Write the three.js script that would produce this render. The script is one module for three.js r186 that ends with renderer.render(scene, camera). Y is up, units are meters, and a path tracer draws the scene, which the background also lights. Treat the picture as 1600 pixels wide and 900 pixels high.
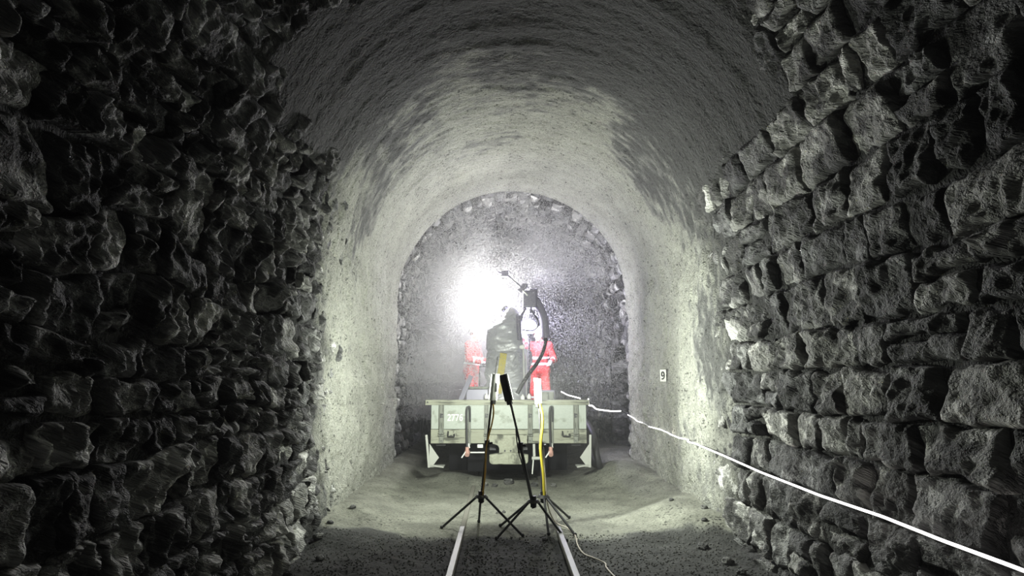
import * as THREE from 'three';
import { mergeGeometries, mergeVertices } from 'three/addons/utils/BufferGeometryUtils.js';
import { RoundedBoxGeometry } from 'three/addons/geometries/RoundedBoxGeometry.js';
import { TextGeometry } from 'three/addons/geometries/TextGeometry.js';
import { FontLoader } from 'three/addons/loaders/FontLoader.js';
import { RectAreaLightUniformsLib } from 'three/addons/lights/RectAreaLightUniformsLib.js';

// ------------------------------------------------------------------ camera, sky, exposure, haze
const scene = new THREE.Scene();
const renderer = new THREE.WebGLRenderer();
renderer.toneMapping = THREE.LinearToneMapping;
renderer.toneMappingExposure = 1.0;
renderer.shadowMap.enabled = true;
RectAreaLightUniformsLib.init();
const camera = new THREE.PerspectiveCamera(46.4, 1600 / 900, 0.05, 120);
camera.position.set(0, 1.64, 0);
camera.rotation.order = 'YXZ';
camera.rotation.set(0.1372, -0.01415, 0);
scene.background = new THREE.Color(0, 0, 0);                        // no daylight reaches this stretch of tunnel
scene.fog = new THREE.FogExp2(new THREE.Color(0.95, 0.95, 0.97), 0.006);   // concrete dust hanging in the air
// lamp strengths (the lamps themselves are built further down, each with its own light)
const PANEL = 1650, MAIN = 36, SPILL = 27, SECOND = 13;
const PANEL_RGB = new THREE.Color(0.95, 1.0, 0.89), MAIN_RGB = new THREE.Color(1.0, 0.985, 0.97), SECOND_RGB = new THREE.Color(0.66, 0.62, 1.0);

// ------------------------------------------------------------------ noise and helpers
let seedState = 20177;
function rnd() { seedState = (seedState + 0x6d2b79f5) | 0; let t = Math.imul(seedState ^ (seedState >>> 15), 1 | seedState); t = (t + Math.imul(t ^ (t >>> 7), 61 | t)) ^ t; return ((t ^ (t >>> 14)) >>> 0) / 4294967296; }
const rr = (a, b) => a + (b - a) * rnd();
const lerp = (a, b, t) => a + (b - a) * t, clamp = (x, a = 0, b = 1) => Math.min(b, Math.max(a, x));
const smooth = (a, b, x) => { const t = clamp((x - a) / (b - a)); return t * t * (3 - 2 * t); };
function hash3(x, y, z) { let h = Math.imul(x, 374761393) + Math.imul(y, 668265263) + Math.imul(z, 1274126177); h = Math.imul(h ^ (h >>> 13), 1274126177); return ((h ^ (h >>> 16)) >>> 0) / 4294967295; }
function vn(x, y, z = 0) {                                          // value noise, -1..1
  const ix = Math.floor(x), iy = Math.floor(y), iz = Math.floor(z);
  let fx = x - ix, fy = y - iy, fz = z - iz;
  fx = fx * fx * (3 - 2 * fx); fy = fy * fy * (3 - 2 * fy); fz = fz * fz * (3 - 2 * fz);
  const a = lerp(lerp(hash3(ix, iy, iz), hash3(ix + 1, iy, iz), fx), lerp(hash3(ix, iy + 1, iz), hash3(ix + 1, iy + 1, iz), fx), fy);
  const b = lerp(lerp(hash3(ix, iy, iz + 1), hash3(ix + 1, iy, iz + 1), fx), lerp(hash3(ix, iy + 1, iz + 1), hash3(ix + 1, iy + 1, iz + 1), fx), fy);
  return lerp(a, b, fz) * 2 - 1;
}
function fbm(x, y, z, oct = 4) { let s = 0, a = 0.5; for (let i = 0; i < oct; i++) { s += a * vn(x, y, z + i * 7.3); x = x * 2.03 + 11.1; y = y * 2.03 + 5.7; a *= 0.5; } return s; }
const ridged = (x, y, z, oct = 3) => { let s = 0, a = 0.5; for (let i = 0; i < oct; i++) { s += a * (1 - 2 * Math.abs(vn(x, y, z + i * 3.1))); x = x * 2.1 + 3.3; y = y * 2.1 + 9.1; a *= 0.5; } return s; };
// tileable noise for textures
function tvn(x, y, px, py, seed) {
  const ix = Math.floor(x), iy = Math.floor(y); let fx = x - ix, fy = y - iy;
  fx = fx * fx * (3 - 2 * fx); fy = fy * fy * (3 - 2 * fy);
  const m = (a, p) => ((a % p) + p) % p, x0 = m(ix, px), x1 = m(ix + 1, px), y0 = m(iy, py), y1 = m(iy + 1, py);
  return lerp(lerp(hash3(x0, y0, seed), hash3(x1, y0, seed), fx), lerp(hash3(x0, y1, seed), hash3(x1, y1, seed), fx), fy) * 2 - 1;
}
function tfbm(u, v, px, py, seed, oct, gain = 0.55) { let s = 0, a = 0.5; for (let i = 0; i < oct; i++) { s += a * tvn(u * px, v * py, px, py, seed + i * 13); px *= 2; py *= 2; a *= gain; } return s; }
function dataTex(n, f, { color = false, repeat = 1 } = {}) {
  const d = new Uint8Array(n * n * 4);
  for (let y = 0; y < n; y++) for (let x = 0; x < n; x++) {
    const c = f(x / n, y / n), o = (y * n + x) * 4;
    if (Array.isArray(c)) { d[o] = clamp(c[0]) * 255; d[o + 1] = clamp(c[1]) * 255; d[o + 2] = clamp(c[2]) * 255; } else d[o] = d[o + 1] = d[o + 2] = clamp(c) * 255;
    d[o + 3] = 255;
  }
  const t = new THREE.DataTexture(d, n, n, THREE.RGBAFormat);
  t.wrapS = t.wrapT = THREE.RepeatWrapping; t.magFilter = THREE.LinearFilter; t.minFilter = THREE.LinearMipmapLinearFilter; t.generateMipmaps = true;
  if (color) t.colorSpace = THREE.SRGBColorSpace;
  t.repeat.set(repeat, repeat); t.needsUpdate = true;
  return t;
}
const taken = new Map();
function numbered(name) { const n = taken.get(name) ?? 0; taken.set(name, n + 1); return n ? name + '_' + String(n).padStart(3, '0') : name; }
function put(name, geo, mat, parent = scene) { const m = new THREE.Mesh(geo, mat); m.name = parent === scene ? numbered(name) : name; m.castShadow = m.receiveShadow = true; parent.add(m); return m; }
function struct(name, geo, mat, label) { const m = put(name, geo, mat); m.userData = { kind: 'structure', label, category: name.split('_')[0] }; return m; }
function thing(name, label, category, [x, y, z] = [0, 0, 0], turn = 0, group) { const g = new THREE.Group(); g.name = numbered(name); g.position.set(x, y, z); g.rotation.y = turn; g.userData = { label, category }; if (group) g.userData.group = group; scene.add(g); return g; }
const V = (x, y, z) => new THREE.Vector3(x, y, z);
function box(x0, x1, y0, y1, z0, z1, r = 0) { const w = x1 - x0, h = y1 - y0, d = z1 - z0, g = r ? new RoundedBoxGeometry(w, h, d, 2, r) : new THREE.BoxGeometry(w, h, d); g.translate((x0 + x1) / 2, (y0 + y1) / 2, (z0 + z1) / 2); return g; }
function bar(a, b, r, r2 = r, seg = 10) {                           // round bar from a to b
  const d = b.clone().sub(a), g = new THREE.CylinderGeometry(r2, r, d.length(), seg);
  g.applyQuaternion(new THREE.Quaternion().setFromUnitVectors(V(0, 1, 0), d.normalize())); g.translate((a.x + b.x) / 2, (a.y + b.y) / 2, (a.z + b.z) / 2); return g;
}
function flat(a, b, w, t) {                                         // flat bar from a to b, width w across x, thickness t
  const d = b.clone().sub(a), g = new THREE.BoxGeometry(w, d.length(), t);
  g.applyQuaternion(new THREE.Quaternion().setFromUnitVectors(V(0, 1, 0), d.clone().normalize())); g.translate((a.x + b.x) / 2, (a.y + b.y) / 2, (a.z + b.z) / 2); return g;
}
const tube = (pts, r, n = 48, seg = 8) => new THREE.TubeGeometry(new THREE.CatmullRomCurve3(pts.map((p) => V(...p))), n, r, seg);
const join = (...g) => mergeGeometries(g.map((k) => { const c = k.index ? k.toNonIndexed() : k; for (const n of Object.keys(c.attributes)) if (!['position', 'normal', 'uv'].includes(n)) c.deleteAttribute(n); return c; }));

// ------------------------------------------------------------------ textures and materials
const rockBump = dataTex(1024, (u, v) => 0.5 + 0.30 * tfbm(u, v, 14, 20, 3, 6, 0.82) + 0.20 * (Math.abs(tfbm(u, v, 9, 14, 41, 5, 0.7)) * -2 + 0.45), { repeat: 1 / 1.1 });
const rockColor = dataTex(1024, (u, v) => {                         // stone grey with soot blotches and paler scars
  const soot = smooth(-0.12, 0.16, tfbm(u, v, 6, 8, 71, 6)), grain = 0.09 * tfbm(u, v, 64, 64, 17, 3), pale = smooth(0.14, 0.3, tfbm(u, v, 9, 14, 97, 5));
  const g = lerp(0.20, 0.47, soot) + 0.22 * pale + 1.3 * grain; return [g, g * 1.0, g * 0.985];
}, { color: true, repeat: 1 / 2.3 });
const sprayBump = dataTex(1024, (u, v) => 0.5 + 0.30 * tfbm(u, v, 40, 26, 5, 5, 0.7) + 0.16 * tfbm(u, v, 110, 110, 9, 3), { repeat: 1 / 1.3 });
const sprayColor = dataTex(1024, (u, v) => {                        // sprayed concrete: fine grain, faint blotches, small dark pits
  const pit = smooth(0.34, 0.46, tfbm(u, v, 60, 60, 23, 2)), g = 0.92 + 0.10 * tfbm(u, v, 6, 6, 51, 5) + 0.24 * tfbm(u, v, 128, 128, 61, 2) - 0.35 * pit; return [g, g, g];
}, { color: true, repeat: 1 / 1.7 });
const dustBump = dataTex(1024, (u, v) => 0.5 + 0.34 * tfbm(u, v, 40, 40, 105, 5) + 0.14 * tfbm(u, v, 9, 9, 109, 3), { repeat: 1 / 1.5 });
const paintColor = dataTex(512, (u, v) => { const d = smooth(0.05, 0.4, tfbm(u, v, 4, 3, 205, 6)); const g = 0.95 + 0.05 * tfbm(u, v, 40, 40, 207, 3) - 0.16 * d; return [g, g, g * (1 - 0.03 * d)]; }, { color: true, repeat: 1 });
const grimeColor = dataTex(512, (u, v) => { const d = smooth(-0.1, 0.3, tfbm(u, v, 6, 3, 305, 6)); const g = 0.9 + 0.1 * tfbm(u, v, 30, 60, 307, 3) - 0.38 * d; return [g, g * 0.99, g * 0.95]; }, { color: true, repeat: 1.2 });
const std = (o) => new THREE.MeshStandardMaterial({ roughness: 0.9, ...o });
const rgb = (r, g, b) => new THREE.Color().setRGB(r, g, b);
const stoneMats = [[1.45, 1.45, 1.45], [1.1, 1.11, 1.12], [2.1, 2.1, 2.05], [0.75, 0.76, 0.78], [2.4, 2.4, 2.33]].map(([r, g, b], i) => std({ color: rgb(r, g, b), map: rockColor, bumpMap: rockBump, bumpScale: 0.06, roughness: 0.72, name: 'stone ' + i }));
const liningMat = std({ vertexColors: true, map: sprayColor, bumpMap: sprayBump, bumpScale: 0.042, roughness: 0.88 });
const farMat = std({ color: rgb(1.3, 1.3, 1.3), map: rockColor, bumpMap: rockBump, bumpScale: 0.05, roughness: 0.9 });
const rockMass = std({ color: rgb(1.3, 1.3, 1.3), map: rockColor, roughness: 1 });
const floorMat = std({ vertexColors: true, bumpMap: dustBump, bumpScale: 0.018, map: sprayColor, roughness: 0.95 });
const railSteel = std({ color: rgb(0.3, 0.3, 0.3), metalness: 0.7, roughness: 0.5 });
const railRust = std({ color: rgb(0.17, 0.165, 0.14), roughness: 0.9 });
const paleGreen = std({ color: rgb(0.44, 0.48, 0.43), map: paintColor, roughness: 0.55 });
const frameGrey = std({ color: rgb(0.27, 0.29, 0.27), map: grimeColor, roughness: 0.65 });
const beamGrey = std({ color: rgb(0.40, 0.42, 0.36), map: grimeColor, roughness: 0.75 });
const whitePaint = std({ color: rgb(0.78, 0.79, 0.75), roughness: 0.6 });
const shadeBlack = new THREE.MeshPhysicalMaterial({ color: rgb(0.012, 0.012, 0.014), roughness: 1, specularIntensity: 0.25 });  // black of the added shade pieces under the wagon
const stepPaint = std({ color: rgb(0.48, 0.49, 0.45), roughness: 0.65 });
const black = std({ color: rgb(0.016, 0.016, 0.018), roughness: 0.6 });
const rubber = std({ color: rgb(0.03, 0.03, 0.033), roughness: 0.55 });
const darkSteel = std({ color: rgb(0.06, 0.06, 0.065), roughness: 0.55, metalness: 0.4 });
const wood = std({ color: rgb(0.20, 0.17, 0.13), map: grimeColor, roughness: 0.9 });
const plastic = new THREE.MeshPhysicalMaterial({ color: rgb(0.38, 0.38, 0.41), roughness: 0.4, transmission: 0.2, thickness: 0, clearcoat: 0.3, clearcoatRoughness: 0.25 });
const yellow = std({ color: rgb(0.38, 0.31, 0.015), roughness: 0.5 });
const lilacMetal = std({ color: rgb(0.20, 0.19, 0.24), roughness: 0.45, metalness: 0.3 });

// ------------------------------------------------------------------ tunnel profile
const CX = 0.2, R = 2.17, SPRING = 3.12, BASE = -0.3;
const WALL = SPRING - BASE, ARC = Math.PI * R, TOTAL = 2 * WALL + ARC;
function prof(s, off = 0) {                                         // s runs from the left foot over the crown to the right foot; off > 0 is into the tunnel
  if (s < WALL) return [CX - R + off, BASE + s];
  if (s > WALL + ARC) return [CX + R - off, SPRING - (s - WALL - ARC)];
  const a = Math.PI - (s - WALL) / R; return [CX + (R - off) * Math.cos(a), SPRING + (R - off) * Math.sin(a)];
}
const heightOf = (s) => prof(s)[1];
function sheet(s0, s1, z0, z1, ds, dz, offset, color, edge = null) {       // a grid over part of the profile; edge = [near, far] returns
  const ns = Math.max(1, Math.round((s1 - s0) / ds)), nz = Math.max(1, Math.round((z0 - z1) / dz));
  const zs = []; for (let j = 0; j <= nz; j++) zs.push([lerp(z0, z1, j / nz), 0]);
  if (edge) zs.push([z1 + 0.005, -edge]);
  const pos = [], uv = [], col = [], idx = [], n = zs.length;
  for (let i = 0; i <= ns; i++) for (const [z, e] of zs) {
    const s = lerp(s0, s1, i / ns), o = offset(s, z) + e, [x, y] = prof(s, o);
    pos.push(x, y, z); uv.push(z + o, s); if (color) col.push(...color(s, z));
  }
  for (let i = 0; i < ns; i++) for (let j = 0; j < n - 1; j++) { const a = i * n + j, b = a + 1, c = a + n, d = c + 1; idx.push(a, b, c, b, d, c); }
  const g = new THREE.BufferGeometry();
  g.setAttribute('position', new THREE.Float32BufferAttribute(pos, 3)); g.setAttribute('uv', new THREE.Float32BufferAttribute(uv, 2));
  if (color) g.setAttribute('color', new THREE.Float32BufferAttribute(col, 3));
  g.setIndex(idx); g.computeVertexNormals(); return g;
}
// how far the sprayed concrete covers the old masonry: 0 bare joints, 1 full layer
function spray(s, z) {
  const h = heightOf(s), w = 0.5 * fbm(s * 1.3, z * 1.3, 4) + 0.35 * fbm(s * 5, z * 5, 9);
  const side = smooth(-6.5, -7.9, z + w * 1.6 + (h < 1.2 ? (1.2 - h) * 0.35 : 0)), vault = smooth(3.72, 3.86, h + 0.22 * w) * smooth(-4.6, -5.0, z + 0.5 * w);
  return Math.max(side, vault);
}
function liningOffset(s, z) {
  const e = spray(s, z);
  const ripple = 0.026 * fbm(s * 0.6, z * 5.2, 21, 3) + 0.016 * fbm(s * 0.9, z * 1.5, 22, 2), grain = 0.013 * fbm(s * 9, z * 14, 31, 3), lumps = 0.05 * fbm(s * 0.5, z * 0.5, 41, 2) + 0.055 * smooth(3.9, 3.0, heightOf(s)) * (fbm(s * 3.2, z * 3.0, 43, 4) + 0.55 * fbm(s * 10, z * 9, 47, 3));
  return lerp(-0.062 + 0.06 * fbm(s * 5, z * 5, 51, 4), 0.015 + ripple + grain + lumps, e);
}
function liningColor(s, z) {
  const h = heightOf(s), e = spray(s, z), n = fbm(s * 0.8, z * 0.9, 61, 4), freshLit = smooth(-0.3, 0.3, (lerp(-7.1, -8.3, smooth(2.8, 4.2, h)) - z) * 0.3 + 0.9 * n + 0.55 * fbm(s * 7, z * 12, 64, 3));
  const k = lerp(0.05, lerp(0.085, 0.36, freshLit), e), tint = 0.06 * fbm(s * 2.2, z * 2.2, 77, 3);  // newer spray is paler; near spray also has shade put into its colour
  return [k * (0.97 + tint), k * (0.99 + tint), k * (lerp(0.95, 0.86, freshLit) + tint)];
}
const FAR0 = -12.6;
const S_LEFT = WALL + 1.0, S_RIGHT = TOTAL - WALL - 1.0;
const wallLeft = struct('wall_left', sheet(0, S_LEFT, 3, FAR0, 0.03, 0.025, liningOffset, liningColor, 0.3), liningMat, 'rough rubble masonry wall blackened by soot, sprayed with pale concrete further in');
const wallRight = struct('wall_right', sheet(S_RIGHT, TOTAL, 3, FAR0, 0.03, 0.025, liningOffset, liningColor, 0.3), liningMat, 'coursed stone wall with the numbered plate, sprayed with pale concrete further in');
struct('ceiling', sheet(S_LEFT, S_RIGHT, 3, FAR0, 0.03, 0.025, liningOffset, liningColor, 0.3), liningMat, 'arched tunnel vault of rough sprayed concrete with ripples running around it');

// ---------------------------------------------------------- single stones of the masonry
function stoneGeo(q, seed, { base, pillow, rough, cell, skirt = 0.13 }) {          // q(u, v) -> [s, z] over the stone's face
  const [sa, za] = q(0, 0), [sb, zb] = q(1, 1), w = Math.abs(zb - za), h = Math.abs(sb - sa);
  const nu = clamp(Math.round(w / cell), 3, 28), nv = clamp(Math.round(h / cell), 3, 20), pos = [], uv = [], idx = [];
  const tu = rnd() * 0.06 - 0.03, tv = rnd() * 0.05 - 0.025, W = nu + 3, H = nv + 3, duv = [rnd() * 9, rnd() * 9];
  for (let j = 0; j < H; j++) for (let i = 0; i < W; i++) {
    const u = clamp((i - 1) / nu), v = clamp((j - 1) / nv), rim = i === 0 || j === 0 || i === W - 1 || j === H - 1;
    const U = u * 2 - 1, Vv = v * 2 - 1, round = (1 - U ** 10) * (1 - Vv ** 10);
    let [s, z] = q(u, v);
    const jag = 0.03; s += jag * vn(z * 9, s * 9, seed) * (Math.abs(Vv) > 0.7 ? 1 : 0.3); z += jag * vn(z * 9 + 40, s * 9, seed) * (Math.abs(U) > 0.7 ? 1 : 0.3);
    let d = base + pillow * (round - 0.6) + tu * U + tv * Vv + rough * (1.1 * fbm(z * 5.5, s * 5.5, seed, 3) + 0.9 * ridged(z * 3.1 + s * 2, s * 4.7, seed + 5, 3) + 0.85 * fbm(z * 19, s * 15, seed + 2, 3));
    if (rim) d = -skirt; else if (round < 0.01) d -= 0.012;
    const [x, y] = prof(s, d); pos.push(x, y, z); uv.push(z + duv[0] + 0.8 * d, s + duv[1] + 0.6 * d);
  }
  for (let j = 0; j < H - 1; j++) for (let i = 0; i < W - 1; i++) { const a = j * W + i, b = a + 1, c = a + W, e = c + 1; idx.push(a, b, c, b, e, c); }
  const g = new THREE.BufferGeometry();
  g.setAttribute('position', new THREE.Float32BufferAttribute(pos, 3)); g.setAttribute('uv', new THREE.Float32BufferAttribute(uv, 2)); g.setIndex(idx);
  // the grid's winding is chosen so that the face looks into the tunnel
  const flip = za > zb === sb > sa; if (!flip) { const k = g.index.array; for (let i = 0; i < k.length; i += 3) { const t = k[i]; k[i] = k[i + 1]; k[i + 1] = t; } }
  g.computeVertexNormals(); return g;
}
function masonry(parent, { fromFoot, top, z0, z1, course, length, joint, warp, base, pillow, rough, mats, skip = () => false, cell }) {
  // courses from the foot upward; fromFoot(t) turns a height along the lining into s
  let t = 0.05; const made = [];
  while (t < top) {
    const hC = rr(...course), t0 = t, t1 = Math.min(t + hC, top); t = t1;
    let z = z0 + rnd() * 0.2;
    while (z > z1) {
      const len = rr(...length) * (rnd() < 0.22 ? 0.55 : 1), za = z, zb = z - len; z = zb;
      const pieces = rnd() < warp.split ? [[t0, lerp(t0, t1, rr(0.4, 0.6))], null] : [[t0, t1]];
      if (pieces[1] === null) pieces[1] = [pieces[0][1], t1];
      for (const [a, b] of pieces) {
        const zm = (za + zb) / 2, tm = (a + b) / 2; if (skip(tm, zm)) { rnd(); continue; }
        const jx = rr(0.5, 1.4) * joint, jy = rr(0.5, 1.4) * joint, l = rr(-1, 1) * warp.lean, l2 = rr(-1, 1) * warp.lean;
        const q = (u, v) => {
          const zz = lerp(za - jx / 2, zb + jx / 2, u) + lerp(l, l2, u) * (v - 0.5), tt = lerp(a + jy / 2, b - jy / 2, v);
          return [fromFoot(tt + warp.amp * fbm(zz * warp.f, tt * 1.1, 88, 2)), zz + warp.amp * 0.6 * vn(zz * 1.7, tt * 2.9, 93)];
        };
        const seed = Math.floor(rnd() * 900), pick = Math.floor(rnd() * mats.length), deep = rr(-1, 1);
        made.push([stoneGeo(q, seed, { base: base(tm, zm) + 0.022 * deep, pillow: pillow * rr(0.7, 1.3), rough: rough * rr(0.6, 1.35), cell: cell(zm) }), mats[pick], ((za - zb) * (b - a)) / (zm * zm + 4)]);
      }
    }
  }
  // the 300 that show largest are parts of their own, what is past that is one part
  made.sort((a, b) => b[2] - a[2]);
  for (const [g, m] of made.slice(0, 300)) put('stone', g, m, parent);
  if (made.length > 300) put('small_stones', mergeGeometries(made.slice(300).map((k) => k[0])), mats[0], parent).userData.kind = 'stuff';
  return made.length;
}
const sink = (t, z) => -0.02 - 0.06 * smooth(-6.5, -8.3, z);       // the stones sink into the sprayed layer further in
const unseen = (t, z) => t + BASE > 1.85 - 0.66 * z || t < 1.3 + 0.36 * z;      // above or below all that the viewpoint and its surroundings show
const beyond = (t, z) => unseen(t, z) || (t + BASE > 3.95 + 0.1 * vn(z * 2, 5) && z < -5.1) || z < -8.4;
const nearCell = (z) => (z > -4.6 ? 0.017 : 0.026);
const nLeft = masonry(wallLeft, { fromFoot: (t) => t, top: 5.35, z0: -2.1, z1: -8.4, course: [0.19, 0.36], length: [0.22, 0.54], joint: 0.016, warp: { amp: 0.2, f: 0.8, lean: 0.12, split: 0.22 }, base: sink, pillow: 0.022, rough: 0.066, mats: stoneMats, skip: beyond, cell: nearCell });
const nRight = masonry(wallRight, { fromFoot: (t) => TOTAL - t, top: 5.35, z0: -2.4, z1: -8.4, course: [0.27, 0.4], length: [0.32, 0.75], joint: 0.027, warp: { amp: 0.05, f: 0.6, lean: 0.08, split: 0.12 }, base: sink, pillow: 0.022, rough: 0.038, mats: stoneMats, skip: beyond, cell: nearCell });

// ---------------------------------------------------------- old masonry beyond the sprayed stretch
const NICHE = [-13.35, -15.55];
function farOffset(s, z) {
  const h = heightOf(s), right = s > TOTAL / 2;
  let d = -0.16 + 0.05 * fbm(s * 3, z * 3, 151, 4);
  if (right && h < 2.45) { const zc = (NICHE[0] + NICHE[1]) / 2, half = 1.05 * Math.sqrt(clamp(1 - (Math.max(0, h - 1.5) / 0.9) ** 2)); d -= 0.75 * smooth(half + 0.03, half - 0.03, Math.abs(z - zc)); }
  return d;
}
const wallFarLeft = struct('wall_far_left', sheet(0, WALL, FAR0 + 0.1, -42, 0.07, 0.06, farOffset), farMat, 'old stone wall behind the wagon on the smoky side of the tunnel');
const wallFarRight = struct('wall_far_right', sheet(TOTAL - WALL, TOTAL, FAR0 + 0.1, -42, 0.05, 0.05, farOffset), farMat, 'old stone wall behind the wagon with a dark refuge niche');
const ceilingFar = struct('ceiling_far', sheet(WALL, TOTAL - WALL, FAR0 + 0.1, -42, 0.07, 0.06, farOffset), farMat, 'old brick-like stone vault showing behind the end of the sprayed concrete');
const farStones = { course: [0.2, 0.26], length: [0.3, 0.6], joint: 0.032, base: () => -0.06, pillow: 0.018, rough: 0.014, mats: stoneMats, cell: () => 0.08, warp: { amp: 0.01, f: 0.5, lean: 0.02, split: 0 } };
const nFar = [
  masonry(ceilingFar, { ...farStones, fromFoot: (t) => WALL + t, top: ARC, z0: FAR0 + 0.1, z1: -16.6 }),
  masonry(wallFarLeft, { ...farStones, fromFoot: (t) => t, top: WALL, z0: FAR0 + 0.1, z1: -16.6 }),
  masonry(wallFarRight, { ...farStones, fromFoot: (t) => TOTAL - t, top: WALL, z0: FAR0 + 0.1, z1: -19.5, skip: (t, z) => t + BASE < 2.6 && z < NICHE[0] + 0.15 && z > NICHE[1] - 0.15 }),
];
console.log('stones', nLeft, nRight, nFar.join(' '));
// the rock around the lining; added caps stand in for dark depth at both ends
{
  const outer = new THREE.Shape(), hole = new THREE.Path();
  outer.moveTo(CX - 4, -1.6); outer.lineTo(CX + 4.4, -1.6); outer.lineTo(CX + 4.4, 7); outer.lineTo(CX - 4, 7); outer.closePath();
  for (let i = 0; i <= 60; i++) { const [x, y] = prof((i / 60) * TOTAL, i === 0 || i === 60 ? -0.95 : -0.95); i ? hole.lineTo(x, y) : hole.moveTo(x, y); }
  hole.lineTo(CX + R + 0.95, -0.6); hole.lineTo(CX - R - 0.95, -0.6); hole.closePath(); outer.holes.push(hole);
  const g = new THREE.ExtrudeGeometry(outer, { depth: 50, bevelEnabled: false }); g.translate(0, 0, -42);
  struct('wall_rock', g, rockMass, 'rock around the tunnel lining');
  struct('wall_cap_back', box(-4, 4.4, -1.6, 7, 8, 8.4), rockMass, 'added rock-coloured cap closing the tunnel behind the viewpoint');
  struct('wall_cap_end', box(-4, 4.4, -1.6, 7, -42.4, -42), rockMass, 'added rock-coloured cap closing the tunnel beyond the haze');
}

// ------------------------------------------------------------------ floor
function floorHeight(x, z) {
  const dustyLit = smooth(-7.0, -7.9, z + 0.5 * vn(x * 1.7, z * 1.1, 3));
  let y = lerp(-0.035, 0.012, dustyLit) + lerp(0.024, 0.010, dustyLit) * fbm(x * 6, z * 6, 5, 4) + lerp(0.02, 0.014, dustyLit) * fbm(x * 1.6, z * 1.6, 8, 3);
  const dl = x - (CX - R), dr = CX + R - x;
  y += dustyLit * (0.16 * smooth(0.75, 0.0, dl + 0.25 * vn(z * 1.3, 2)) + 0.20 * smooth(0.9, 0.0, dr + 0.3 * vn(z * 1.1, 7)));
  y += 0.14 * Math.exp(-(((x + 0.85) / 0.42) ** 2) - ((z + 11.4) / 0.5) ** 2) + 0.2 * Math.exp(-(((x - 1.75) / 0.5) ** 2) - ((z + 11.2) / 0.9) ** 2) + 0.07 * Math.exp(-(((x + 0.42) / 0.2) ** 2) - ((z + 11) / 0.3) ** 2) + 0.05 * Math.exp(-(((x - 0.1) / 0.3) ** 2) - ((z + 11.1) / 0.25) ** 2);
  if (z > -8.1) for (const rx of [-0.44, 0.62]) y -= 0.03 * smooth(0.12, 0.05, Math.abs(x - rx)) * smooth(-8.1, -7.7, z);
  return y;
}
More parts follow.
